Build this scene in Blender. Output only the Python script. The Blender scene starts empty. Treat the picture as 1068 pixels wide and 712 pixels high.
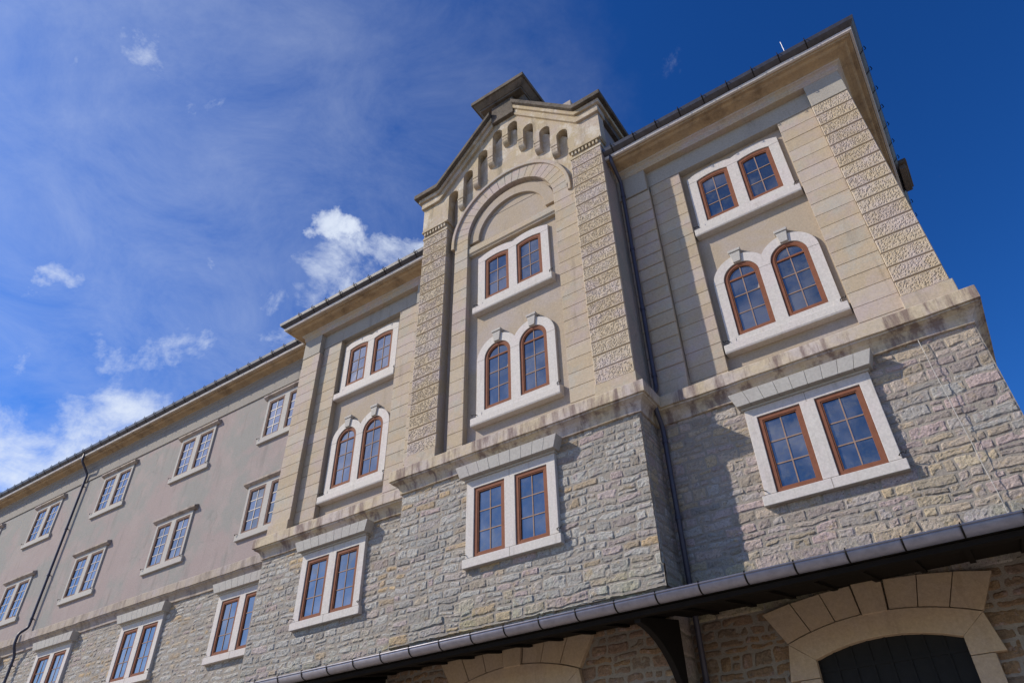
import bpy, bmesh, math, random
from mathutils import Vector, Matrix, noise
R_ = random.Random(7)
PI = math.pi
sc = bpy.context.scene
COL = sc.collection

# ------------------------------------------------------------------ materials
def newmat(name):
    m = bpy.data.materials.new(name); m.use_nodes = True
    nt = m.node_tree
    return m, nt, nt.nodes['Principled BSDF']

def N(nt, typ, **kw):
    n = nt.nodes.new(typ)
    for k, v in kw.items():
        if k in n.inputs: n.inputs[k].default_value = v
        else: setattr(n, k, v)
    return n

def ramp(nt, src, stops, interp='LINEAR'):
    r = nt.nodes.new('ShaderNodeValToRGB'); cr = r.color_ramp; cr.interpolation = interp
    while len(cr.elements) < len(stops): cr.elements.new(.5)
    for e, (p, c) in zip(cr.elements, stops):
        e.position = p; e.color = (c[0], c[1], c[2], 1) if not isinstance(c, (int, float)) else (c, c, c, 1)
    nt.links.new(src, r.inputs[0]); return r.outputs[0]

def mixc(nt, fac, a, b, mode='MIX'):
    m = nt.nodes.new('ShaderNodeMix'); m.data_type = 'RGBA'; m.blend_type = mode
    for s, v in ((0, fac), (6, a), (7, b)):
        if isinstance(v, (int, float)): m.inputs[s].default_value = v
        elif isinstance(v, tuple): m.inputs[s].default_value = (v[0], v[1], v[2], 1)
        else: nt.links.new(v, m.inputs[s])
    return m.outputs[2]

def math_(nt, op, a, b=0.0, clamp=False):
    m = nt.nodes.new('ShaderNodeMath'); m.operation = op; m.use_clamp = clamp
    for i, v in enumerate((a, b)):
        if isinstance(v, (int, float)): m.inputs[i].default_value = v
        else: nt.links.new(v, m.inputs[i])
    return m.outputs[0]

def coords(nt, scale=(1, 1, 1), src='Object'):
    # world-space position, so copies of a mesh do not repeat their stains
    g = nt.nodes.new('ShaderNodeNewGeometry')
    mp = nt.nodes.new('ShaderNodeMapping'); mp.inputs['Scale'].default_value = scale
    nt.links.new(g.outputs['Position'], mp.inputs[0]); return mp.outputs[0]

def noi(nt, vec, scale, detail=6, rough=.6, dist=0.0):
    n = nt.nodes.new('ShaderNodeTexNoise'); n.inputs['Scale'].default_value = scale
    n.inputs['Detail'].default_value = detail; n.inputs['Roughness'].default_value = rough
    n.inputs['Distortion'].default_value = dist
    nt.links.new(vec, n.inputs['Vector']); return n.outputs['Fac']

def bump(nt, bsdf, h, dist, strength=1.0):
    b = nt.nodes.new('ShaderNodeBump'); b.inputs['Distance'].default_value = dist; b.inputs['Strength'].default_value = strength
    nt.links.new(h, b.inputs['Height']); nt.links.new(b.outputs[0], bsdf.inputs['Normal'])

def stain_mat(name, base, alt, dark, alt_amt=(.45, .62), dark_amt=(.58, .75), scale=.7, streak=True, rough=.9, bdist=.006, bscale=40, third=None):
    m, nt, p = newmat(name)
    v = coords(nt); vs = coords(nt, (5.5, 5.5, .4) if name == 'limestone' else (2.2, 2.2, .35))
    a = noi(nt, v, scale, 5, .62, .3)
    c = mixc(nt, ramp(nt, a, [(alt_amt[0], 0.), (alt_amt[1], 1.)]), base, alt)
    if third is not None:
        t = noi(nt, coords(nt, (1, 1.3, .9)), scale * 1.9, 6, .7)
        c = mixc(nt, ramp(nt, t, [(.50, 0.), (.63, .85)]), c, third)
    d = noi(nt, vs if streak else v, 1.3, 8, .68, .2)
    c = mixc(nt, ramp(nt, d, [(dark_amt[0], 0.), (dark_amt[1], .8)]), c, dark)
    f = noi(nt, v, 18, 5, .7)
    c = mixc(nt, .5, c, ramp(nt, f, [(.3, .36), (.7, .64)]), 'OVERLAY')
    if name in ('tan_ashlar', 'quoin_stone'):    # each block comes from its own bed
        at = nt.nodes.new('ShaderNodeAttribute'); at.attribute_name = 'block_tone'
        c = mixc(nt, math_(nt, 'MULTIPLY', math_(nt, 'MAXIMUM', at.outputs['Fac'], 0.), .22), c, (.44, .40, .36))
        c = mixc(nt, math_(nt, 'MULTIPLY', math_(nt, 'MAXIMUM', math_(nt, 'MULTIPLY', at.outputs['Fac'], -1.), 0.), .20), c, (.24, .175, .11))
    if name == 'mauve_plaster':                  # settlement cracks
        vo = nt.nodes.new('ShaderNodeTexVoronoi'); vo.feature = 'DISTANCE_TO_EDGE'; vo.inputs['Scale'].default_value = .22
        wv_ = nt.nodes.new('ShaderNodeTexNoise'); wv_.inputs['Scale'].default_value = 1.6; wv_.inputs['Detail'].default_value = 6
        nt.links.new(v, wv_.inputs['Vector'])
        nt.links.new(mixc(nt, .9, v, wv_.outputs['Color'], 'ADD'), vo.inputs['Vector'])
        cm = ramp(nt, noi(nt, v, .45, 4, .6), [(.52, 0.), (.62, .40)])
        c = mixc(nt, math_(nt, 'MULTIPLY', ramp(nt, vo.outputs['Distance'], [(0., 1.), (.006, 0.)]), cm), c, (.12, .105, .10))
    nt.links.new(c, p.inputs['Base Color'])
    p.inputs['Roughness'].default_value = rough; p.inputs['Specular IOR Level'].default_value = .25
    h = math_(nt, 'ADD', noi(nt, v, bscale, 6, .65), math_(nt, 'MULTIPLY', noi(nt, v, 3.5, 5), 2.0))
    bump(nt, p, h, bdist)
    return m

TAN = (.40, .315, .215); PINK = (.40, .33, .31); GREY = (.34, .325, .30)
M = {}
M['tan_ashlar'] = stain_mat('tan_ashlar', (0.385, 0.311, 0.223), (0.376, 0.306, 0.281), (0.227, 0.183, 0.143), third=(0.350, 0.319, 0.268))
M['tan_plaster'] = stain_mat('tan_plaster', (0.333, 0.270, 0.203), (0.333, 0.284, 0.257), (0.261, 0.221, 0.180), scale=.5, bdist=.003)
M['quoin_stone'] = stain_mat('quoin_stone', (0.420, 0.339, 0.239), (0.420, 0.348, 0.311), (0.268, 0.219, 0.172), scale=1.1, bdist=.012, bscale=34)
M['mauve_plaster'] = stain_mat('mauve_plaster', (0.272, 0.221, 0.213), (0.230, 0.221, 0.209), (0.167, 0.146, 0.138), scale=.34, alt_amt=(.44, .56), dark_amt=(.55, .78), bdist=.006, third=(0.289, 0.242, 0.230))
M['frieze'] = stain_mat('frieze', (.31, .285, .25), (.29, .265, .235), (.17, .15, .13), scale=.8)
M['shaded_frieze'] = stain_mat('shaded_frieze', (.235, .215, .195), (.22, .20, .185), (.13, .115, .10), scale=.8)  # darker copy of frieze: eave shadow put into the far wing's colour
M['cornice'] = stain_mat('cornice', (0.357, 0.255, 0.153), (0.306, 0.225, 0.145), (0.128, 0.085, 0.055), scale=1.2, dark_amt=(.48, .68), streak=False)
M['grey_ledge'] = stain_mat('grey_ledge', (.33, .275, .225), (.32, .275, .265), (.14, .11, .10), scale=.9, dark_amt=(.48, .66))
M['ledge_stone'] = stain_mat('ledge_stone', (.43, .355, .255), (.42, .36, .33), (.13, .085, .08), scale=.9, dark_amt=(.47, .60))
M['limestone'] = stain_mat('limestone', (0.465, 0.435, 0.410), (0.473, 0.426, 0.414), (0.304, 0.266, 0.232), scale=.8, dark_amt=(.55, .80), rough=.75, bdist=.0025)
M['hood_stone'] = stain_mat('hood_stone', (0.381, 0.362, 0.336), (0.374, 0.347, 0.328), (0.259, 0.236, 0.210), scale=.9, dark_amt=(.6, .8), bdist=.003)
M['gable_stone'] = stain_mat('gable_stone', (0.377, 0.304, 0.202), (0.386, 0.317, 0.258), (0.202, 0.166, 0.120), scale=.9, dark_amt=(.50, .68), third=(0.506, 0.460, 0.396))
M['cap_stone'] = stain_mat('cap_stone', (0.112, 0.094, 0.075), (0.135, 0.109, 0.090), (0.038, 0.032, 0.027), scale=1.5, dark_amt=(.45, .66), streak=False, bdist=.012)
M['arch_stone'] = stain_mat('arch_stone', (0.421, 0.318, 0.217), (0.406, 0.311, 0.231), (0.265, 0.192, 0.126), scale=1.3, dark_amt=(.56, .8))
M['mortar'] = stain_mat('mortar', (0.272, 0.240, 0.208), (0.248, 0.220, 0.192), (0.152, 0.128, 0.112), scale=2, streak=False, bdist=.02)
M['paving'] = stain_mat('paving', (.33, .285, .23), (.35, .30, .24), (.22, .19, .155), scale=.3, streak=False, bdist=.004, bscale=25)

def stone_mat(name, stops, moss):
    m, nt, p = newmat(name)
    at = nt.nodes.new('ShaderNodeAttribute'); at.attribute_name = 'stone_tone'
    at2 = nt.nodes.new('ShaderNodeAttribute'); at2.attribute_name = 'stone_value'
    v = coords(nt)
    c = ramp(nt, at.outputs['Fac'], stops)
    n1 = noi(nt, v, 3.2, 6, .65, .4)
    c = mixc(nt, ramp(nt, n1, [(.55, 0.), (.66, .75)]), c, (.43, .325, .205))
    n2 = noi(nt, v, 5.5, 5, .6)
    c = mixc(nt, ramp(nt, n2, [(.56, 0.), (.66, .6)]), c, (.40, .32, .325))
    c = mixc(nt, math_(nt, 'MULTIPLY', at2.outputs['Fac'], .62), c, (.19, .17, .155))
    n3 = noi(nt, coords(nt, (1, 1, .5)), 1.1, 6, .7)
    sep = nt.nodes.new('ShaderNodeSeparateXYZ'); nt.links.new(coords(nt), sep.inputs[0])
    if moss:   # lichen grows on the wide course just above the canopy
        mr = nt.nodes.new('ShaderNodeMapRange'); mr.inputs[1].default_value = 7.6; mr.inputs[2].default_value = 6.7
        nt.links.new(sep.outputs[2], mr.inputs[0])
        k = math_(nt, 'MULTIPLY', ramp(nt, n3, [(.45, 0.), (.62, .5)]), mr.outputs[0])
        c = mixc(nt, k, c, (.36, .355, .22))
    f = noi(nt, v, 26, 6, .75)
    c = mixc(nt, .75, c, ramp(nt, f, [(.3, .3), (.7, .7)]), 'OVERLAY')
    sp_ = noi(nt, v, 17, 8, .8)      # black crust and lichen flecks
    c = mixc(nt, ramp(nt, sp_, [(.54, 0.), (.63, .8)]), c, (.11, .097, .085))
    nt.links.new(c, p.inputs['Base Color'])
    p.inputs['Roughness'].default_value = .92; p.inputs['Specular IOR Level'].default_value = .2
    h = math_(nt, 'ADD', noi(nt, v, 26, 10, .88, 0.0), math_(nt, 'MULTIPLY', noi(nt, coords(nt, (.9, 1, 1.2)), 11, 8, .75, 0.0), 1.3))
    bump(nt, p, h, .034)
    return m
GS = [(0, (0.349, 0.344, 0.332)), (.3, (0.407, 0.394, 0.373)), (.56, (0.432, 0.415, 0.390)), (.64, (0.423, 0.332, 0.328)), (.72, (0.407, 0.378, 0.340)), (.84, (0.473, 0.349, 0.216)), (1., (0.498, 0.382, 0.241))]
WS = [(0, (0.370, 0.361, 0.344)), (.25, (0.420, 0.378, 0.357)), (.42, (0.454, 0.353, 0.344)), (.56, (0.437, 0.370, 0.323)), (.78, (0.462, 0.370, 0.260)), (1., (0.521, 0.437, 0.319))]
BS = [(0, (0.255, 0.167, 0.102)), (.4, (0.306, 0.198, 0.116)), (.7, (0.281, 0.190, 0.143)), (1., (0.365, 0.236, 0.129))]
M['rubble_grey'] = stone_mat('rubble_grey', GS, True)
M['rubble_warm'] = stone_mat('rubble_warm', WS, True)
M['rubble_brown'] = stone_mat('rubble_brown', BS, False)  # darker, browner stones for the wall below the canopy line

def simple(name, col, rough=.5, metal=0., bscale=None, bdist=.002, spec=.5, var=.25):
    m, nt, p = newmat(name)
    v = coords(nt)
    n = noi(nt, v, 6, 6, .7)
    c = mixc(nt, ramp(nt, n, [(.35, 0.), (.7, 1.)]), col, tuple(x * (1 - var) for x in col))
    nt.links.new(c, p.inputs['Base Color'])
    p.inputs['Roughness'].default_value = rough; p.inputs['Metallic'].default_value = metal
    p.inputs['Specular IOR Level'].default_value = spec
    if bscale: bump(nt, p, noi(nt, v, bscale, 4), bdist)
    return m
M['russet_wood'] = simple('russet_wood', (.20, .080, .048), .75, 0, 30, .002, spec=.12)
M['weathered_wood'] = simple('weathered_wood', (.20, .125, .10), .8, 0, 30, .002, spec=.12)
M['pale_bar'] = simple('pale_bar', (.36, .31, .28), .6)
M['glazing_bar'] = simple('glazing_bar', (.28, .19, .15), .75, spec=.15)
M['joint'] = simple('joint', (.20, .175, .15), .9)
M['dark_metal'] = simple('dark_metal', (.060, .056, .066), .42, .3, 8, .004, var=.45)
M['zinc'] = simple('zinc', (.30, .285, .33), .42, .35, 6, .004, var=.3)
M['pipe_metal'] = simple('pipe_metal', (.050, .047, .072), .5, .2)
M['iron'] = simple('iron', (.012, .010, .009), .7, 0, spec=.12)
M['black_timber'] = simple('black_timber', (.014, .011, .009), .9, spec=.08)
M['door_metal'] = simple('door_metal', (.012, .011, .011), .6, 0, 5, .004, spec=.2)
M['slate'] = simple('slate', (.09, .085, .085), .7)
M['cable'] = simple('cable_grey', (.42, .39, .36), .6)
M['rod'] = simple('rod_metal', (.6, .6, .6), .3, .9)

def glass_mat():
    m, nt, p = newmat('window_glass')
    v = coords(nt)
    n = noi(nt, v, .9, 3, .5)
    c = mixc(nt, ramp(nt, n, [(.42, 0.), (.62, 1.)]), (.020, .026, .036), (.095, .095, .098))
    nt.links.new(c, p.inputs['Base Color'])
    p.inputs['Roughness'].default_value = .03; p.inputs['IOR'].default_value = 2.3
    bump(nt, p, noi(nt, v, 2.6, 2, .4), .010)
    return m
M['glass'] = glass_mat()

# ------------------------------------------------------------------ mesh tools
class MB:
    def __init__(s): s.v = []; s.f = []
    def add(s, vs, fs):
        o = len(s.v); s.v += [tuple(p) for p in vs]; s.f += [tuple(i + o for i in f) for f in fs]; return s
    def box(s, x0, x1, y0, y1, z0, z1):
        return s.add([(x0,y0,z0),(x1,y0,z0),(x1,y1,z0),(x0,y1,z0),(x0,y0,z1),(x1,y0,z1),(x1,y1,z1),(x0,y1,z1)],
                     [(0,3,2,1),(4,5,6,7),(0,1,5,4),(1,2,6,5),(2,3,7,6),(3,0,4,7)])
    def prism(s, poly, a0, a1, axis='y'):      # poly in (x,z) extruded along y, or (y,z) along x
        n = len(poly)
        if axis == 'y': vs = [(p[0], a0, p[1]) for p in poly] + [(p[0], a1, p[1]) for p in poly]
        else: vs = [(a0, p[0], p[1]) for p in poly] + [(a1, p[0], p[1]) for p in poly]
        fs = [tuple(range(n)), tuple(range(2*n-1, n-1, -1))] + [(i, i+n, (i+1) % n + n, (i+1) % n) for i in range(n)]
        return s.add(vs, fs)
    def tube(s, path, r, n=10, cap=True):
        path = [Vector(p) for p in path]; rings = []
        for i, p in enumerate(path):
            d = (path[min(i+1, len(path)-1)] - path[max(i-1, 0)]).normalized()
            a = Vector((1, 0, 0)) if abs(d.x) < .8 else Vector((0, 1, 0))
            u = d.cross(a).normalized(); w = d.cross(u)
            rings.append([p + (u*math.cos(2*PI*k/n) + w*math.sin(2*PI*k/n)) * r for k in range(n)])
        vs = [q for rg in rings for q in rg]
        fs = [(i*n+k, i*n+(k+1) % n, (i+1)*n+(k+1) % n, (i+1)*n+k) for i in range(len(path)-1) for k in range(n)]
        if cap: fs += [tuple(range(n)), tuple(range((len(path)-1)*n, len(path)*n))]
        return s.add(vs, fs)
    def build(s, name, mat, parent=None, loc=(0, 0, 0), bevel=0, smooth=False, merge=True, tones=None):
        me = bpy.data.meshes.new(name); me.from_pydata(s.v, [], s.f)
        bm = bmesh.new(); bm.from_mesh(me)
        if merge: bmesh.ops.remove_doubles(bm, verts=bm.verts, dist=1e-5)
        bmesh.ops.recalc_face_normals(bm, faces=bm.faces)
        bm.to_mesh(me); bm.free()
        me.materials.append(mat)
        if tones:
            at = me.attributes.new('block_tone', 'FLOAT', 'POINT'); at.data.foreach_set('value', tones)
        if smooth: me.polygons.foreach_set('use_smooth', [True]*len(me.polygons))
        o = bpy.data.objects.new(name, me); COL.objects.link(o); o.parent = parent; o.location = loc
        if bevel:
            b = o.modifiers.new('bevel', 'BEVEL'); b.width = bevel; b.segments = 2; b.limit_method = 'ANGLE'; b.angle_limit = math.radians(35)
        return o

def solid(quads, y0, y1):
    """2D quads in (x,z) -> one clean extruded solid"""
    bm = bmesh.new()
    for q in quads:
        pts = []
        for p in q:
            if not pts or (abs(p[0]-pts[-1][0]) + abs(p[1]-pts[-1][1]) > 1e-6): pts.append(p)
        if len(pts) > 2 and abs(pts[0][0]-pts[-1][0]) + abs(pts[0][1]-pts[-1][1]) < 1e-6: pts.pop()
        if len(pts) < 3: continue
        bm.faces.new([bm.verts.new((p[0], y0, p[1])) for p in pts])
    bmesh.ops.remove_doubles(bm, verts=bm.verts, dist=1e-5)
    r = bmesh.ops.extrude_face_region(bm, geom=bm.faces[:])
    bmesh.ops.translate(bm, vec=(0, y1-y0, 0), verts=[g for g in r['geom'] if isinstance(g, bmesh.types.BMVert)])
    bmesh.ops.recalc_face_normals(bm, faces=bm.faces)
    bm.verts.index_update()
    mb = MB(); mb.add([v.co[:] for v in bm.verts], [[v.index for v in f.verts] for f in bm.faces]); bm.free()
    return mb

def sweep(profile, path, name, mat, parent, bevel=0, jitter=0.0, seg=0):
    """profile [(outward, z)] closed, swept along a plan path [(x,y)] with mitred corners"""
    pts = []
    for i in range(len(path)-1):
        a, b = Vector(path[i]), Vector(path[i+1])
        k = max(1, int((b-a).length / seg)) if seg else 1
        pts += [tuple(a.lerp(b, j/k)) for j in range(k)]
    pts.append(path[-1])
    n = len(profile); mb = MB(); vs = []
    def nrm(i):
        a, b = Vector(pts[i]), Vector(pts[i+1]); d = (b-a).normalized(); return Vector((d.y, -d.x))
    for i, p in enumerate(pts):
        if i == 0: m = nrm(0)
        elif i == len(pts)-1: m = nrm(i-1)
        else:
            a, b = nrm(i-1), nrm(i); m = (a+b); m = m / max(.2, m.dot(a))
        for j, (o, z) in enumerate(profile):
            jj = jitter * noise.noise((p[0]*1.7+p[1], z*5, o*7+3.3)) if jitter else 0
            vs.append((p[0]+m.x*(o+jj), p[1]+m.y*(o+jj), z+jj*.7))
    fs = [(i*n+j, i*n+(j+1) % n, (i+1)*n+(j+1) % n, (i+1)*n+j) for i in range(len(pts)-1) for j in range(n)]
    fs += [tuple(range(n)), tuple(range((len(pts)-1)*n, len(pts)*n))]
    mb.add(vs, fs)
    return mb.build(name, mat, parent, bevel=bevel)

def blocks(name, mat, parent, x0, x1, y0, y1, z0, z1, h, gap=.012, bevel=.008, side_joint=False):
    """ashlar strip of stacked blocks with open joints over a set back core"""
    mb = MB(); n = max(1, round((z1-z0)/h)); h = (z1-z0)/n
    mb.box(x0+.006, x1-.006, y0+.018, y1, z0, z1); tn = [-.8]*8
    for i in range(n):
        dy = R_.uniform(-.004, .004); tn += [R_.uniform(-1, 1)]*8
        mb.box(x0, x1, y0+dy, y0+.05, z0+i*h+gap/2, z0+(i+1)*h-gap/2)
    return mb.build(name, mat, parent, bevel=bevel, merge=False, tones=tn)

def rough_quoin(name, mat, parent, x0, x1, y0, y1, z0, z1, h, res=.0165, seed=0, amp=.018, margin=.05):
    """stacked blocks whose faces are vermiculated inside a plain margin"""
    mb = MB(); n = max(1, round((z1-z0)/h)); h = (z1-z0)/n
    mb.box(x0+.012, x1-.012, y0+.035, y1, z0, z1); tn = [-1.]*8
    nx = max(4, int((x1-x0)/res))
    for b in range(n):
        a, c = z0+b*h+.016, z0+(b+1)*h-.016
        nz = max(4, int((c-a)/res)); vs = []; fs = []
        dy = R_.uniform(-.006, .006)
        for j in range(nz+1):
            for i in range(nx+1):
                x = x0+(x1-x0)*i/nx; z = a+(c-a)*j/nz
                e = min(x-x0, x1-x, z-a, c-z)
                k = max(0., min(1., (e-margin*.45)/(margin*.5)))
                f1 = noise.voronoi((x*23+seed*9.1+.25*noise.noise((x*9, z*9, b)), z*24, b*3.7+seed))[0][0]
                pit = max(0., min(1., (.52-f1)/.28))
                y = y0+dy + k*(amp*pit + .006*noise.noise((x*9, z*9, b+seed)))
                if e < 1e-6: y += .014
                vs.append((x, y, z))
        w = nx+1
        for j in range(nz):
            for i in range(nx): fs.append((j*w+i, j*w+i+1, (j+1)*w+i+1, (j+1)*w+i))
        o = len(vs)
        # rim back to the core
        ring = [i for i in range(w)] + [j*w+nx for j in range(1, nz+1)] + [nz*w+i for i in range(nx-1, -1, -1)] + [j*w for j in range(nz-1, 0, -1)]
        for r in ring: x, y, z = vs[r]; vs.append((x, y0+.06, z))
        L = len(ring)
        for k in range(L): fs.append((ring[k], o+k, o+(k+1) % L, ring[(k+1) % L]))
        mb.add(vs, fs); tn += [R_.uniform(-1, 1)]*len(vs)
    return mb.build(name, mat, parent, merge=False, tones=tn)

def rubble(name, mat, parent, u0, u1, z0, z1, place, holes=(), res=.045, seed=1, breaks=(), base=None, course=(.14, .31), length=(.18, .78)):
    """irregularly coursed rock faced stones; place(u, z, d) -> world point, d = outward"""
    rr = random.Random(seed); mb = MB(); tones = []; vals = []
    brk = sorted(set([z0, z1] + [b for b in breaks if z0 < b < z1] + [v for h in holes for v in (h[2], h[3]) if z0 < v < z1]))
    def warp(u, z):
        k = min(1., min(u-u0, u1-u)/.25); k = max(0, k)
        kz = max(0, min(1., min(z-z0, z1-z)/.2))
        for h in holes:
            if h[0]-.3 < u < h[1]+.3 and h[2]-.3 < z < h[3]+.3: kz *= .35
        return (u + .05*k*noise.noise((u*2.1, z*2.7, seed*3.1)), z + .06*kz*noise.noise((u*1.3+7, z*2.3, seed*1.7)) + .030*kz*noise.noise((u*4.3, z*5, seed)))
    def stone(a, b, c, d, big):
        g = rr.uniform(.002, .006)
        a += g; b -= g; c += g; d -= g
        if b-a < .03 or d-c < .03: return
        nx = max(3, min(40, int((b-a)/res)+1)); nz = max(3, min(24, int((d-c)/res)+1))
        tx, tz = rr.uniform(-.015, .015), rr.uniform(-.03, .03)
        top = rr.uniform(.0, .012) * (1.0 if not big else 1.5); off = rr.random()*50
        cr = rr.uniform(.02, .05)
        vs = []; fs = []; pos = {}
        for j in range(nz+1):
            for i in range(nx+1):
                s = i/nx; t = j/nz
                # crowd samples to the edges
                s = s if 0 < i < nx else s; u = a+(b-a)*s; z = c+(d-c)*t
                du, dz = min(u-a, b-u), min(z-c, d-z)
                # clipped corners
                if du < cr and dz < cr and (i in (0, nx)) and (j in (0, nz)):
                    u += (.4*cr if i == 0 else -.4*cr); z += (.4*cr if j == 0 else -.4*cr)
                e = min(du, dz)
                k = min(1., e/.022); k = 1-(1-k)**2
                fr = noise.noise((u*7+off, z*8, off))*.5 + noise.noise((u*15, z*16+off, off*2))*.55 + noise.noise((u*33, z*34, off))*.35
                chip = max(0., noise.noise((u*5.3+off*3, z*7.1, off+4))-.30)*2.2      # spalled hollows
                rid = (1-abs(noise.noise((u*4.5+off, z*5.0, off+9))))*.4 - chip*1.4
                dd = .0 + k*(top + (u-(a+b)/2)*tx + (z-(c+d)/2)*tz + .022*fr + .020*rid)
                if i in (0, nx) or j in (0, nz): dd = -.014 + .017*noise.noise((u*2.3, z*2.3, off*.1))
                wu, wz = warp(u, z)
                dd += (base(wu, wz) if base else 0)
                vs.append(place(wu, wz, dd))
        w = nx+1
        for j in range(nz):
            for i in range(nx): fs.append((j*w+i, j*w+i+1, (j+1)*w+i+1, (j+1)*w+i))
        mb.add(vs, fs)
        T = rr.random(); V = rr.random()**2.2
        # neighbours share a quarry bed now and then
        T = max(0., min(1., .62*T + .38*(.5+1.3*noise.noise(((a+b)*.25, (c+d)*.35, seed)))))
        tones.extend([T]*len(vs)); vals.extend([V]*len(vs))
    for q in range(len(brk)-1):
        A, B = brk[q], brk[q+1]; hs = []; t = 0
        lo, hi = course
        if B <= 7.08 and B > 6.5: lo, hi = .38, .48
        while t < B-A: h = rr.uniform(lo, hi); hs.append(h); t += h
        k = (B-A)/t
        if B-A > .01:
            z = A
            for h in hs:
                h *= k; zm = z+h/2
                iv = [(u0, u1)]
                for H in holes:
                    if H[2] < zm < H[3]:
                        nv = []
                        for (p, r) in iv:
                            if H[1] <= p or H[0] >= r: nv.append((p, r)); continue
                            if p < H[0]: nv.append((p, H[0]))
                            if r > H[1]: nv.append((H[1], r))
                        iv = nv
                for (p, r) in iv:
                    u = p
                    while u < r-1e-6:
                        L = rr.uniform(*length) * (1.5 if lo > .35 else 1.)
                        if r-u-L < .18: L = r-u
                        if h > .22 and rr.random() < .28 and L < .6:
                            s = rr.uniform(.4, .6); stone(u, u+L, z, z+h*s, 0); stone(u, u+L, z+h*s, z+h, 0)
                        else: stone(u, u+L, z, z+h, lo > .35)
                        u += L
                z += h
    # mortar bed behind the stones, same mesh, second material, open where a doorway is
    nf = len(mb.f)
    dh = [h for h in holes if h[2] <= 0]
    us = sorted(set([u0, u1] + [u0+(u1-u0)*i/max(1, int((u1-u0)/.6)) for i in range(max(1, int((u1-u0)/.6)))] + [v for h in dh for v in (h[0], h[1])]))
    zs_ = sorted(set([z0, z1, 6.54, 6.56, 7.03, 7.05] + [z0+.4*i for i in range(int((z1-z0)/.4))] + [h[3] for h in dh]))
    zs_ = [z for z in zs_ if z0-1e-6 <= z <= z1+1e-6]
    for u, u2 in zip(us[:-1], us[1:]):
        for z, z2 in zip(zs_[:-1], zs_[1:]):
            if any(h[0] < (u+u2)/2 < h[1] and h[2] < (z+z2)/2 < h[3] for h in dh): continue
            vs = [place(p, q, (base(p, q) if base else 0)-.003) for p, q in ((u, z), (u2, z), (u2, z2), (u, z2))]
            mb.add(vs, [(0, 1, 2, 3)]); tones += [.3]*4; vals += [0.]*4
    me = bpy.data.meshes.new(name); me.from_pydata(mb.v, [], mb.f)
    me.materials.append(mat); me.materials.append(M['mortar'])
    me.polygons.foreach_set('material_index', [0]*nf + [1]*(len(mb.f)-nf))
    for nm, dat in (('stone_tone', tones), ('stone_value', vals)):
        at = me.attributes.new(nm, 'FLOAT', 'POINT'); at.data.foreach_set('value', dat)
    me.update()
    ob = bpy.data.objects.new(name, me); COL.objects.link(ob); ob.parent = parent
    return ob

def front(y): return lambda u, z, d: (u, y-d, z)

# ------------------------------------------------------------------ windows
def arc_z(x, half, zs, rise):
    if rise <= 1e-6: return zs
    R = (half*half+rise*rise)/(2*rise)
    return zs+rise-R+math.sqrt(max(0., R*R-x*x))

def outline(half, zb, zs, rise, n=18):
    pts = [(-half, zb)]
    for i in range(n+1):
        if rise >= half*.98:
            a = PI - PI*i/n; pts.append((half*math.cos(a), zs+rise*math.sin(a)))
        else:
            x = -half+2*half*i/n; pts.append((x, arc_z(x, half, zs, rise)))
    pts.append((half, zb)); return pts

def ring(outer, inner, y0, y1):
    n = len(outer); q = []
    for i in range(n): j = (i+1) % n; q.append((outer[i], outer[j], inner[j], inner[i]))
    return solid(q, y0, y1)

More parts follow.
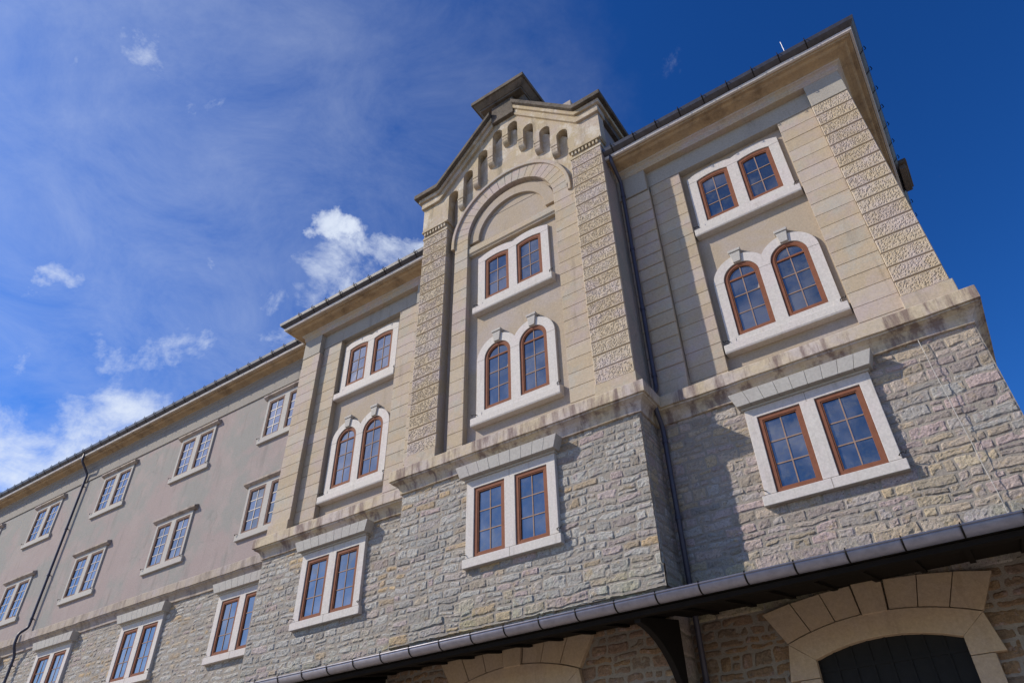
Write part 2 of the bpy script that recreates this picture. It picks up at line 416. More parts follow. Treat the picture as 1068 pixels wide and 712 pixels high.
A_, B_ = .165, 1.145          # casement edges either side of the mullion
CXC, HALF = (A_+B_)/2, (B_-A_)/2
KIND = {
  'round': dict(zb=12.90, zs=14.76, rise=.49, oh=1.435, sill=(12.38, 12.70, 1.55), front=-.085),
  'segment': dict(zb=17.25, zs=19.05, rise=.075, oh=1.44, sill=(16.68, 17.0, 1.55), front=-.085),
  'stone': dict(zb=8.29, zs=10.20, rise=0., oh=1.40, sill=(8.05, 8.29, 1.47), front=-.085),
  'plain_top': dict(zb=17.08, zs=18.93, rise=0., oh=1.28, sill=(16.83, 16.98, 1.43), front=-.07),
  'plain_low': dict(zb=12.80, zs=14.68, rise=0., oh=1.28, sill=(12.55, 12.70, 1.43), front=-.07),
}
def make_window(kind, parent, loc, name='window'):
    K = KIND[kind]; zb, zs, rise, oh, fy = K['zb'], K['zs'], K['rise'], K['oh'], K['front']
    z0 = K['sill'][1] if kind != 'stone' else zb-.06
    def top(x):
        x = abs(x)
        if kind == 'round': return zs+math.sqrt(max(0, .78**2-(x-CXC)**2)) if x < oh-1e-6 else zs
        if kind == 'segment': return arc_z(min(x, oh)-CXC, .785, 19.27, .16)
        if kind == 'stone': return 10.50
        return zs+.16
    def inn(x): return arc_z(abs(x)-CXC, HALF, zs, rise)
    if rise > .4: inn = lambda x: zs+math.sqrt(max(0, HALF**2-(abs(x)-CXC)**2))
    n = 22 if rise else 1; xs = []
    for i in range(n+1):
        t = -math.cos(PI*i/n) if rise > .4 else -1+2*i/n
        xs.append(CXC+HALF*t)
    xo = [B_+(oh-B_)*(math.sin(PI/2*i/6) if rise else i/6) for i in range(1, 7)]
    quads = []
    def col(xa, xb, b0, b1, ta, tb):
        quads.append(((xa, b0), (xb, b1), (xb, tb), (xa, ta)))
    for sgn in (1, -1):
        for (p, q) in [(0, A_)] + list(zip([B_]+xo[:-1], xo)):
            for k in range(3 if p == 0 else 1):
                pa, qa = (p+(q-p)*k/3, p+(q-p)*(k+1)/3) if p == 0 else (p, q)
                col(sgn*pa, sgn*qa, z0, z0, zb, zb); col(sgn*pa, sgn*qa, zb, zb, zs, zs)
                col(sgn*pa, sgn*qa, zs, zs, max(zs, top(pa)), max(zs, top(qa)))
        for p, q in zip(xs[:-1], xs[1:]):
            if z0 < zb: col(sgn*p, sgn*q, z0, z0, zb, zb)
            col(sgn*p, sgn*q, inn(p), inn(q), top(p), top(q))
    sm = M['limestone']
    if kind.startswith('plain'): sm = M['hood_stone']
    w = solid(quads, fy, .03 if kind != 'stone' else .06).build(name, sm, parent, loc, bevel=.010)
    # sill
    s0, s1, sh = K['sill']; mb = MB(); sd = .24 if kind in ('round', 'segment') else .07
    if kind in ('round', 'segment'):
        mb.prism([(fy-.15, s0+.05), (fy-.13, s0), (.03, s0), (.03, s1+.03), (fy-.0, s1+.03), (fy-.15, s1-.06)], -sh, sh, 'x')
        for sg in (-1, 1): mb.box(sg*(oh-.12)-.09, sg*(oh-.12)+.09, fy-.012, 0, s1+.03, s1+.16)
    else:
        mb.box(-sh, sh, fy-.04, .05, s0, s1-(.004 if kind == 'stone' else -.10))
    mb.build('sill', sm, w, bevel=.012)
    if kind == 'round':
        for sg in (-1, 1):
            k = MB(); c = sg*CXC
            k.prism([(c-.105, zs+.50), (c+.105, zs+.50), (c+.15, zs+.86), (c-.15, zs+.86)], fy-.05, 0)
            k.prism([(c-.17, zs+.86), (c+.17, zs+.86), (c+.18, zs+.95), (c-.18, zs+.95)], fy-.075, 0)
            k.build('keystone', M['hood_stone'], w, bevel=.012)
    if kind == 'stone':      # splayed lintel of several stones, leaning out under the string course
        n = 9
        for i in range(n):
            a, b = -1.50+3.0*i/n, -1.50+3.0*(i+1)/n; g = .0035
            at, bt = a*1.085, b*1.085
            yb, yt = fy-.19-R_.uniform(0, .006), fy-.235
            hb = MB()
            hb.add([(a+g, yb, 10.50), (b-g, yb, 10.50), (b-g, .05, 10.50), (a+g, .05, 10.50), (at+g, yt, 10.84), (bt-g, yt, 10.84), (bt-g, .05, 10.84), (at+g, .05, 10.84)],
                   [(0,3,2,1),(4,5,6,7),(0,1,5,4),(1,2,6,5),(2,3,7,6),(3,0,4,7)])
            if i == 0: H = hb
            else: H.add(hb.v, hb.f)
        H.box(-1.44, 1.44, fy-.05, .05, 10.44, 10.50)
        H.build('lintel_hood', M['hood_stone'], w, bevel=.006, merge=False)
    if kind.startswith('plain'):
        h = MB(); zt = zs+.16
        h.prism([(fy-.01, zt), (fy-.13, zt+.08), (fy-.13, zt+.16), (.03, zt+.26), (.03, zt)], -1.48, 1.48, 'x')
        h.build('hood', M['grey_ledge'], w, bevel=.01)
    # open joints between the blocks of the surround
    j = MB(); zj = zs if rise else (zb+.02 if kind == 'stone' else zb)
    for p, q in ((-oh-.002, -B_), (-A_, A_), (B_, oh+.002)): j.box(p, q, fy-.0015, fy+.02, zj-.006, zj+.006)
    if kind == 'stone': j.box(-.006, .006, fy-.0415, fy, 8.05, 8.286); j.box(-.006, .006, fy-.0015, fy, zs, 10.44)
    j.build('mortar_joint', M['joint'], w, merge=False)
    # iron shutter hooks at the foot of the jambs
    for sg in (-1, 1):
        h = MB(); x = sg*(oh-.04); z = s1+.10
        h.tube([(x, fy-.0, z), (x+sg*.03, fy-.07, z), (x+sg*.09, fy-.09, z+.01), (x+sg*.13, fy-.09, z-.035), (x+sg*.16, fy-.09, z+.03)], .011, 6)
        h.build('shutter_hook', M['iron'], w)
    # two casements, each with its glass
    fw = .10 if not kind.startswith('plain') else .07
    for sg in (-1, 1):
        cx = sg*CXC
        if rise > .4: o1, o2 = outline(HALF-.004, zb, zs, HALF-.004), outline(HALF-fw, zb+fw, zs, HALF-fw)
        else: o1, o2 = outline(HALF-.004, zb+.002, zs-.002, rise), outline(HALF-fw, zb+fw, zs-fw, rise*.8)
        c = ring([(cx+x, z) for x, z in o1], [(cx+x, z) for x, z in o2], -.055, .012)
        st = HALF-fw; fw2 = .03     # inner sash line
        if rise > .4: i1, i2 = outline(st+.001, zb+fw-.001, zs, st+.001), outline(st-fw2, zb+fw+fw2, zs, st-fw2)
        else: i1, i2 = outline(st+.001, zb+fw-.001, zs-fw+.001, rise*.8), outline(st-fw2, zb+fw+fw2, zs-fw-fw2, rise*.7)
        r2 = ring([(cx+x, z) for x, z in i1], [(cx+x, z) for x, z in i2], -.042, .010); c.add(r2.v, r2.f)
        cas = c.build('casement', M['weathered_wood' if kind.startswith('plain') else 'russet_wood'], w, bevel=.006, merge=False)
        hi = st-fw2; zb2 = zb+fw+fw2; tf = (lambda x: zs+math.sqrt(max(0, hi*hi-x*x))) if rise > .4 else (lambda x: arc_z(x, hi, zs-fw-fw2, rise*.7))
        g = MB(); bw = .018 if kind.startswith('plain') else .014
        g.box(cx-bw, cx+bw, -.020, .006, zb2, tf(0))
        ztop = zs if rise > .4 else zs-fw-fw2
        nr = 4 if kind.startswith('plain') else 3
        rows = [zb2+(ztop-zb2)*k/nr for k in range(1, nr)]
        for z in rows: g.box(cx-hi, cx+hi, -.018, .005, z-bw, z+bw)
        g.build('glazing_bar', M['pale_bar' if kind.startswith('plain') else 'glazing_bar'], w, merge=False)
        if rise > .4: MB().box(cx-hi, cx+hi, -.032, .006, zs-.03, zs+.03).build('transom', M['russet_wood'], w, bevel=.005)
        p = MB(); zz = [zb2]+rows+[ztop]+([ztop+hi] if rise > .03 else [])
        for a, b in zip(zz[:-1], zz[1:]):
            for (xa, xb) in ((-hi, 0), (0, hi)):
                k = 8 if (a >= ztop-1e-6) else 1
                ta, tb = R_.uniform(-.018, .018), R_.uniform(-.018, .018)
                mx, mz = (xa+xb)/2, (a+b)/2
                for i in range(k):
                    x1, x2 = xa+(xb-xa)*i/k, xa+(xb-xa)*(i+1)/k
                    t1, t2 = (min(b, tf(x1)), min(b, tf(x2))) if k > 1 else (b, b)
                    f = lambda x, z: (cx+x, -.004+(x-mx)*ta+(z-mz)*tb*.6, z)
                    if max(t1, t2)-a < 1e-5: continue
                    p.add([f(x1, a), f(x2, a), f(x2, max(t2, a)), f(x1, max(t1, a))], [(0, 1, 2, 3)])
        p.build('pane', M['glass'], w, merge=False)
    return w

def copy_window(src, parent, loc):
    c = src.copy(); COL.objects.link(c); c.parent = parent; c.location = loc
    for ch in src.children:
        d = ch.copy(); COL.objects.link(d); d.parent = c
    return c

# ------------------------------------------------------------------ the warehouse
B = bpy.data.objects.new('warehouse', None); COL.objects.link(B); B.location = (0, 0, 0)
B['label'] = 'long stone and tan plaster warehouse with arched twin windows and a gabled central bay'
B['category'] = 'building'

CW = 7.46                                   # wing centre
T_Y, W_Y, F_Y = -.97, 0.0, .90              # stone planes
TP, WP, FP = -.54, .45, 1.0                 # upper panel planes
FC = [-12.9, -19.05, -25.55, -32.15, -38.75, -45.35]

# lower rubble walls -------------------------------------------------
def whole(c): return (c-1.34, c+1.34, 8.10, 10.46)
def dhole(c): return (c-1.60, c+1.60, 0, 5.30)
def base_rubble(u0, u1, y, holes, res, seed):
    rubble('base_rubble', M['rubble_brown'], B, u0, u1, 3.2, 6.0, front(y), holes, res, seed, (5.3,), None, (.16, .32), (.2, .7))
def plinth(u, z): return .07 if 6.55 < z < 7.04 else 0.
rubble('rubble_wall', M['rubble_warm'], B, 3.82, 11.08, 6.0, 10.90, front(.03), [whole(CW), dhole(CW)], .042, 3, (5.3, 6.6, 7.05), plinth)
rubble('rubble_wall', M['rubble_grey'], B, -3.86, 3.86, 6.0, 10.90, front(T_Y+.03), [whole(0), dhole(0)], .042, 11, (5.3, 6.6, 7.05), plinth)
rubble('rubble_wall', M['rubble_grey'], B, -11.08, -3.82, 6.0, 10.90, front(.03), [whole(-CW), dhole(-CW)], .055, 21, (5.3, 6.6, 7.05), plinth)
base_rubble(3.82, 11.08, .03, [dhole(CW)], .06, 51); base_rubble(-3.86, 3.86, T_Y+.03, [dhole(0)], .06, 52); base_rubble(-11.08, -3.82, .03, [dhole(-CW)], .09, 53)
rubble('rubble_wall', M['rubble_grey'], B, -50., -11.0, 3.2, 10.90, front(F_Y+.03), [whole(c) for c in FC], .11, 31, (6.6, 7.05), plinth)
rubble('rubble_wall', M['rubble_warm'], B, T_Y-.035, .05, 3.2, 10.90, lambda u, z, d: (3.83+d, u, z), (), .06, 41, (6.6, 7.05), plinth)
rubble('rubble_wall', M['rubble_warm'], B, .03, 14., 3.2, 10.90, lambda u, z, d: (11.05+d, u, z), (), .2, 42, (6.6, 7.05), plinth)
mb = MB()
mb.box(-50, -11.05, F_Y+.06, F_Y+.4, 0, 3.25); mb.box(-11.05, -3.84, .06, .5, 0, 3.25); mb.box(-3.84, 3.83, T_Y+.06, .4, 0, 3.25); mb.box(3.84, 11.05, .06, .5, 0, 3.25)
mb.box(11.0, 11.04, .5, 14, 0, 3.25)
mb.build('base_wall', M['mortar'], B)
mb = MB(); mb.box(-11.07, -11.03, .05, 1.0, 3.2, 20.6); mb.box(-3.85, -3.80, T_Y+.06, .05, 3.2, 10.9)
mb.build('side_wall', M['tan_plaster'], B)

MB().box(-3.8, 3.80, T_Y+.25, 2.0, .05, 10.75).build('core_wall', M['mortar'], B)
MB().box(3.82, 11.0, .35, 2.0, .05, 10.75).build('core_wall', M['mortar'], B)
# upper plaster panels -------------------------------------------------
MB().box(3.85, 11.0, WP, WP+.3, 10.8, 20.5).build('plaster_panel', M['tan_plaster'], B)
MB().box(-11.0, -3.85, WP, WP+.3, 10.8, 20.5).build('plaster_panel', M['tan_plaster'], B)
MB().box(-2.76, 2.76, TP, TP+.3, 10.8, 25.4).build('plaster_panel', M['tan_plaster'], B)
MB().box(-50., -11.0, FP, FP+.3, 10.8, 20.4).build('plaster_wall', M['mauve_plaster'], B)
# side faces of the central bay above the string course
for s in (-1, 1): MB().box(s*3.84-.02, s*3.84+.005 if s > 0 else s*3.84+.02, -.90, 4.0, 11.4, 23.4).build('bay_side_wall', M['mauve_plaster'], B)
MB().box(11.02, 11.065, .05, 14, 11.4, 20.6).build('end_wall', M['tan_plaster'], B)

# piers, quoins ------------------------------------------------------
ZQ0, ZB0 = 12.05, 11.45
for c in (CW, -CW):
    for s in (-1, 1):
        a, b = sorted((c+s*1.59, c+s*2.60)); blocks('pier', M['tan_ashlar'], B, a, b, .23, WP+.02, ZB0, 19.62, .455)
        a, b = sorted((c+s*2.60, c+s*3.61))
        if s*c > 0 and c > 0:
            rough_quoin('quoin', M['quoin_stone'], B, a, b, .02, WP+.02, ZQ0, 19.36, .455, seed=2)
            MB().box(a-.03, b+.05, -.02, WP, ZB0, ZQ0-.004).build('quoin_base', M['tan_ashlar'], B, bevel=.015)
        elif c > 0:
            rough_quoin('quoin', M['tan_ashlar'], B, a+.01, b-.004, .04, WP+.02, ZQ0, 19.36, .455, seed=3, res=.03, amp=.008)
            MB().box(a+.01, b, .0, WP, ZB0, ZQ0-.004).build('quoin_base', M['tan_ashlar'], B, bevel=.015)
        else:
            blocks('quoin', M['tan_ashlar'], B, a, b-.002 if s > 0 else b, .02, WP+.02, ZQ0, 19.36, .455)
            MB().box(a-(.04 if s < 0 else 0), b, -.02, WP, ZB0, ZQ0-.004).build('quoin_base', M['tan_ashlar'], B, bevel=.015)
    # low plinth strip inside the recess
    MB().box(c-1.585, c+1.585, .30, WP+.01, ZB0, 11.86).build('recess_plinth', M['tan_ashlar'], B, bevel=.02)
for s in (-1, 1):
    a, b = (1.83, 2.695) if s > 0 else (-2.41, -1.83); blocks('pier', M['tan_ashlar'], B, a, b, -.76, TP+.02, ZB0, 20.40, .465)
    a, b = sorted((s*2.70, s*3.85)); rough_quoin('quoin', M['quoin_stone'], B, a, b, -.93, TP+.02, ZQ0, 21.36, .465, seed=5+s)
    MB().box(a-.02 if s > 0 else a-.03, b+.03 if s > 0 else b+.02, -.965, TP, ZB0, ZQ0-.004).build('quoin_base', M['tan_ashlar'], B, bevel=.015)
MB().box(-1.825, 1.825, -.66, TP+.01, ZB0, 11.86).build('recess_plinth', M['tan_ashlar'], B, bevel=.02)

# friezes ---------------------------------------------------------------
for c in (CW, -CW):
    mb = MB()
    a, b = c-3.61, c+3.61
    mb.box(a+.004, b-.004, .215, WP+.1, 19.625, 20.52)
    for s in (-1, 1):
        p, q = sorted((c+s*2.62, c+s*3.615)); mb.box(p, q-.006, .005, .3, 19.37, 20.50)
    mb.build('frieze', M['frieze'], B, bevel=.012, merge=False)
MB().box(-50, -11.08, FP-.05, FP+.1, 19.48, 20.2).build('frieze', M['shaded_frieze'], B, bevel=.012)

# cornices and eaves gutters --------------------------------------------
BED = [(-.3, 20.30), (.025, 20.30), (.04, 20.36), (.055, 20.38), (.06, 20.47), (.10, 20.52), (.15, 20.55), (.16, 20.595), (-.3, 20.595)]
COR = [(-.3, 20.60), (.15, 20.60), (.20, 20.63), (.30, 20.66), (.42, 20.68), (.46, 20.70), (.50, 20.74), (.60, 20.74), (.61, 20.80), (.64, 20.81), (.66, 20.90), (-.3, 20.90)]
GUT = [(-.2, 20.905), (.675, 20.905), (.74, 20.935), (.80, 20.98), (.86, 21.04), (.89, 21.16), (.85, 21.17), (-.2, 21.18)]
def eave(path, dz=0.0, sc_=1.0, bed='tan_ashlar'):
    sweep([(o*sc_, z+dz) for o, z in COR], path, 'cornice', M['cornice'], B, bevel=.006, jitter=.012, seg=.5)
    sweep([(o*sc_, z+dz) for o, z in BED], path, 'bed_mould', M[bed], B, bevel=.008, jitter=.012, seg=.5)
    # white lip under the gutter
    sweep([(.645*sc_, 20.80+dz), (.71*sc_, 20.81+dz), (.735*sc_, 20.903+dz), (.645*sc_, 20.903+dz)], path, 'cornice_lip', M['limestone'], B, jitter=.008, seg=.5)
    g = sweep([(o*sc_, z+dz) for o, z in GUT], path, 'eaves_gutter', M['dark_metal'], B)
    # joint straps with their clips, every .8 m
    for i in range(len(path)-1):
        a, b = Vector(path[i]), Vector(path[i+1]); d = (b-a); L = d.length; d.normalize(); n = Vector((d.y, -d.x))
        k = int(L/.8)
        for j in range(k+1):
            t = .35+j*.8
            if t > L-.05: break
            mb = MB()
            for (o0, z0), (o1, z1) in zip(GUT[1:6], GUT[2:7]):
                m = Vector((n.x, n.y)); c = a+d*t
                P = lambda o, z, e, s: (c.x+m.x*(o*sc_+e)+d.x*s, c.y+m.y*(o*sc_+e)+d.y*s, z+dz+(-.006 if e > 0 else 0))
                mb.add([P(o0, z0, .007, -.015), P(o0, z0, .007, .015), P(o1, z1, .007, .015), P(o1, z1, .007, -.015)], [(0, 1, 2, 3)])
            q = c+n*(.90*sc_); mb.tube([(q.x, q.y, 21.02+dz), (q.x+n.x*.05, q.y+n.y*.05, 21.06+dz), (q.x+n.x*.03, q.y+n.y*.03, 21.20+dz)], .014, 5)
            mb.build('gutter_strap', M['iron'], g, merge=False)
    return g
eave([(3.85, .02), (11.07, .02), (11.07, 14.0)])
eave([(-11.07, 1.3), (-11.07, .02), (-3.85, .02)])
eave([(-50., 1.02), (-11.3, 1.02)], -.05, .93, 'shaded_frieze')

# string course -----------------------------------------------------------
LED = [(-.35, 10.80), (.0, 10.80), (.045, 10.81), (.05, 10.90), (.075, 10.98), (.13, 11.06), (.21, 11.11), (.245, 11.12), (.25, 11.165), (.30, 11.17), (.305, 11.49), (.28, 11.51), (.0, 11.60), (-.35, 11.60)]
sweep(LED, [(3.86, 0), (11.07, 0), (11.07, 14.)], 'string_course', M['ledge_stone'], B, bevel=.008, jitter=.016, seg=.4)
sweep(LED, [(-11.07, 1.3), (-11.07, 0), (-3.86, 0)], 'string_course', M['ledge_stone'], B, bevel=.008, jitter=.016, seg=.4)
sweep(LED, [(-3.85, .3), (-3.85, T_Y), (3.85, T_Y), (3.85, .3)], 'string_course', M['ledge_stone'], B, bevel=.008, jitter=.016, seg=.4)
sweep([(o*.85, z) for o, z in LED], [(-50., F_Y), (-11.2, F_Y)], 'string_course', M['grey_ledge'], B, bevel=.008, jitter=.016, seg=.5)

# arch, lunette and beam of the central bay ---------------------------------
ZC = 20.40
def arc_ring(r0, r1, y0, y1, n, gap=0.0, sub=3, a0=0., a1=PI):
    mb = MB()
    for i in range(n):
        p, q = a0+(a1-a0)*i/n, a0+(a1-a0)*(i+1)/n
        g = gap/r0
        quads = []
        for k in range(sub):
            s, t = p+g/2+(q-p-g)*k/sub, p+g/2+(q-p-g)*(k+1)/sub
            P = lambda r, a: (r*math.cos(a), ZC+r*math.sin(a))
            quads.append((P(r0, s), P(r1, s), P(r1, t), P(r0, t)))
        m = solid(quads, y0, y1); mb.add(m.v, m.f)
    return mb
arc_ring(1.83, 2.41, -.76, TP+.02, 21, .012).build('arch_band', M['tan_ashlar'], B, bevel=.006, merge=False)
arc_ring(1.84, 2.40, -.742, TP+.01, 1, 0, 48).build('arch_core', M['mortar'], B, merge=False)
h = solid([((2.412*math.cos(a), ZC+2.412*math.sin(a)), (2.545*math.cos(a), ZC+2.545*math.sin(a)), (2.545*math.cos(b), ZC+2.545*math.sin(b)), (2.412*math.cos(b), ZC+2.412*math.sin(b)))
           for a, b in [(PI*i/48, PI*(i+1)/48) for i in range(48)]], -.83, TP+.02)
h.box(2.412, 2.545, -.83, TP, ZC-.22, ZC); h.box(-2.545, -2.412, -.83, TP, ZC-.22, ZC)
h.build('hood_mould', M['tan_ashlar'], B, bevel=.02)
# inner order of the lunette stands on the beam
q = []
for i in range(36):
    a, b = PI*i/36, PI*(i+1)/36
    P = lambda r, t: (r*math.cos(t), ZC-.2+r*math.sin(t))
    q.append((P(1.42, a), P(1.83, a), P(1.83, b), P(1.42, b)))
lm = solid(q, -.655, TP+.01); lm.build('lunette_order', M['tan_plaster'], B, bevel=.012)
mb = MB(); mb.prism([(TP+.01, 19.56), (-.66, 19.56), (-.68, 19.62), (-.72, 19.66), (-.72, 19.88), (-.69, 19.92), (-.70, 19.98), (TP+.01, 20.02)], -1.826, 1.826, 'x')
mb.build('lunette_beam', M['tan_ashlar'], B, bevel=.008)

q = []
for i in range(48):
    x0, x1 = -2.41+5.11*i/48, -2.41+5.11*(i+1)/48
    zl = lambda x: ZC+math.sqrt(max(0, 2.405**2-x*x)) if abs(x) < 2.405 else ZC
    zh = lambda x: 25.3-max(0, abs(x)-.3)*1.0
    q.append(((x0, zl(x0)), (x1, zl(x1)), (x1, zh(x1)), (x0, zh(x0))))
solid(q, -.725, TP+.01).build('spandrel', M['gable_stone'], B)
# gable ---------------------------------------------------------------------
NC = [.36+.70*i for i in range(4)]; NT = [25.52-.74*i for i in range(4)]; NR = .225
CB = [24.74, 23.96, 23.21, 22.47]           # slab bottoms over each corbel (x = 0, .71, 1.41, 2.11)
def gtop(x): x = abs(x); return 23.42 if x > 3.1 else 23.42+(3.1-x)*1.03
def gbot(x, side):
    x = abs(x)
    for c, t in zip(NC, NT):
        if c-NR-1e-6 <= x <= c+NR+1e-6 and not (side == 'edge' and abs(abs(x-c)-NR) < 1e-6): return t-NR+math.sqrt(max(0, NR*NR-(x-c)**2))
    if x > 2.66: return 21.78
    for k, e in enumerate((.14, .84, 1.54, 2.24)):
        if x <= e+.01: return CB[k]
    return 22.47
quads = []
for s in (1, -1):
    prev = 0.
    segs = []
    for c in NC:
        segs.append((prev, c-NR, None)); segs += [(c-NR*math.cos(PI*i/12), c-NR*math.cos(PI*(i+1)/12), c) for i in range(12)]; prev = c+NR
    segs += [(prev, 3.1, None), (3.1, 3.93, None)]
    for a, b, c in segs:
        if c is None: m = (a+b)/2; z0 = z1 = gbot(m, '')
        else: z0, z1 = gbot(a, ''), gbot(b, '')
        quads.append(((s*a, z0), (s*b, z1), (s*b, gtop(b)), (s*a, gtop(a))))
gw = solid(quads, -.935, TP-.0).build('gable_wall', M['gable_stone'], B, bevel=.012)
# corbels with a rolled foot
for k, x in enumerate((0., .71, 1.41, 2.11)):
    for s in ((1, -1) if x else (1,)):
        mb = MB(); zb = CB[k]; w = .125
        pr = [(TP+.02, zb-.005)] + [(-.93, zb-.005), (-.93, zb-.10)] + [(-.93+.20*(1-math.cos(t)), zb-.10-.20*math.sin(t)) for t in (.35, .7, 1.05, 1.4, PI/2)] + [(-.70, zb-.42), (TP+.02, zb-.52)]
        mb.prism(pr, s*x-w, s*x+w, 'x')
        mb.box(s*x-w-.015, s*x+w+.015, -.955, TP, zb+.16, zb+.23)
        mb.build('corbel', M['gable_stone'], gw, bevel=.015, merge=False)
# caps of the quoins with dentils
for s in (-1, 1):
    a, b = sorted((s*2.69, s*3.88)); mb = MB()
    mb.box(a, b, -.945, TP, 21.365, 21.47)
    mb.box(a+.03, b-.03, -.92, TP, 21.47, 21.70)
    n = 8
    for i in range(n):
        x = a+.05+(b-a-.1)*(i+.5)/n; mb.box(x-.038, x+.038, -.99, -.90, 21.53, 21.69)
    mb.box(a-.01, b+.03, -1.02, TP, 21.70, 21.785)
    mb.build('quoin_cap', M['gable_stone'], B, bevel=.008, merge=False)
# raking cornice with kneelers
def rake(z_off, thick, xe, y0, y1, name, mat):
    q = []
    for s in (1, -1):
        for a, b in ((.52, 3.1), (3.1, xe)):
            q.append(((s*a, gtop(a)+z_off), (s*b, gtop(b)+z_off), (s*b, gtop(b)+z_off+thick), (s*a, gtop(a)+z_off+thick)))
    return solid(q, y0, y1).build(name, mat, B, bevel=.02)
rake(-.30, .33, 4.00, -1.04, -.5, 'raking_moulding', M['gable_stone'])
rake(.033, .20, 4.10, -1.13, 4.0, 'raking_cornice', M['gable_stone'])
rake(.236, .22, 4.24, -1.28, 4.0, 'gable_coping', M['cap_stone'])
for s in (-1, 1):
    a, b = sorted((s*3.84, s*4.0)); MB().box(a, b, -.5, 4.0, 23.12, 23.45).build('bay_side_cornice', M['cap_stone'], B, bevel=.01)
# pedestal and capstone
pd = MB(); pd.box(-.515, .515, -1.10, .4, 25.9, 26.95); pd.box(-.95, .95, -.90, .38, 25.6, 26.948)
pd.box(-1.0, 1.0, -1.22, .45, 26.95, 27.06)
pd.build('gable_pedestal', M['cap_stone'], B, bevel=.02, merge=False)
cp = MB(); 
def frustum(mb, x0, y0, y1, z0, x2, y2, y3, z1):
    mb.add([(-x0,y0,z0),(x0,y0,z0),(x0,y1,z0),(-x0,y1,z0),(-x2,y2,z1),(x2,y2,z1),(x2,y3,z1),(-x2,y3,z1)],
           [(0,3,2,1),(4,5,6,7),(0,1,5,4),(1,2,6,5),(2,3,7,6),(3,0,4,7)])
frustum(cp, 1.02, -1.24, .5, 27.06, 1.22, -1.44, .65, 27.26); frustum(cp, 1.28, -1.50, .7, 27.262, 1.28, -1.50, .7, 27.46); frustum(cp, 1.24, -1.46, .66, 27.462, .4, -.7, .2, 27.75)
cp.build('capstone', M['cap_stone'], B, bevel=.015, merge=False)

# doorways under the canopy ---------------------------------------------------
def doorway(cx, y, parent):
    mb = MB()
    ri = (1.25**2+.22**2)/(2*.22); zc = 5.15-ri      # door opening arc
    n = 14; P = lambda h, zs, rise, i: (-h+2*h*i/n, arc_z(-h+2*h*i/n, h, zs, rise))
    ar = []
    for i in range(n): ar.append((P(1.25, 4.93, .22, i), P(1.25, 4.93, .22, i+1), P(1.68, 5.27, .30, i+1), P(1.68, 5.27, .30, i)))
    m = solid(ar, -.10, .2); mb.add(m.v, m.f)
    for s in (-1, 1):
        mb.prism([(s*1.25, 4.93), (s*1.68, 5.265), (s*1.80, 4.62), (s*1.25, 4.62)], -.10, .2)
        for a, b, w in ((2.0, 3.1, 1.62), (3.11, 3.86, 1.85), (3.87, 4.61, 1.62), (0, 1.99, 1.8)): 
            p, q = sorted((s*1.25, s*w)); mb.box(p, q, -.10, .2, a, b)
    d = mb.build('arched_doorway', M['arch_stone'], parent, (cx, y, 0), bevel=.01, merge=False)
    k = 7
    for i in range(k):
        if i == 3: continue
        a, b = -1.0+2.*i/k, -1.0+2.*(i+1)/k
        a0, b0 = a*1.70, b*1.70; a1, b1 = a*2.06, b*2.06; g = .008
        z = lambda x: arc_z(x, 1.70, 5.285, .30); zt = lambda x: 5.90+.22*(1-(x/2.06)**2)
        v = MB(); v.prism([(a0+g, z(a0)), ((a0+b0)/2, z((a0+b0)/2)), (b0-g, z(b0)), (b1-g, zt(b1)), (a1+g, zt(a1))], -.075+R_.uniform(-.008, .008), .2)
        v.build('voussoir', M['arch_stone'], d, bevel=.008, merge=False)
    MB().prism([(-.22, 5.545), (.22, 5.545), (.27, 6.14), (-.27, 6.14)], -.13, .2).build('keystone', M['arch_stone'], d, bevel=.012)
    l = MB(); l.box(-1.3, 1.3, .06, .1, 0, 5.2)
    for i in range(9): x = -1.24+2.48*i/8; l.box(x-.02, x+.02, .035, .06, 0, 5.18)
    for z in (2.2, 3.4, 4.2, 4.75): l.box(-1.25, 1.25, .04, .06, z-.03, z+.03)
    l.build('door_leaf', M['door_metal'], d, merge=False)
    return d
d0 = doorway(CW, 0.0, B)
for cx, y in ((0, T_Y+.0), (-CW, .0)): copy_window(d0, B, (cx, y, 0))

# windows ---------------------------------------------------------------------
w_round = make_window('round', B, (CW, WP, 0))
w_seg = make_window('segment', B, (CW, WP, 0))
w_stone = make_window('stone', B, (CW, 0, 0))
w_top = make_window('plain_top', B, (FC[0], FP, 0))
w_low = make_window('plain_low', B, (FC[0], FP, 0))
for cx, yp, ys in ((0, TP, T_Y), (-CW, WP, W_Y)):
    copy_window(w_round, B, (cx, yp, 0)); copy_window(w_seg, B, (cx, yp, 0)); copy_window(w_stone, B, (cx, ys, 0))
for i, cx in enumerate(FC):
    if i: copy_window(w_top, B, (cx, FP, 0)); copy_window(w_low, B, (cx, FP, 0))
    copy_window(w_stone, B, (cx, F_Y, 0))

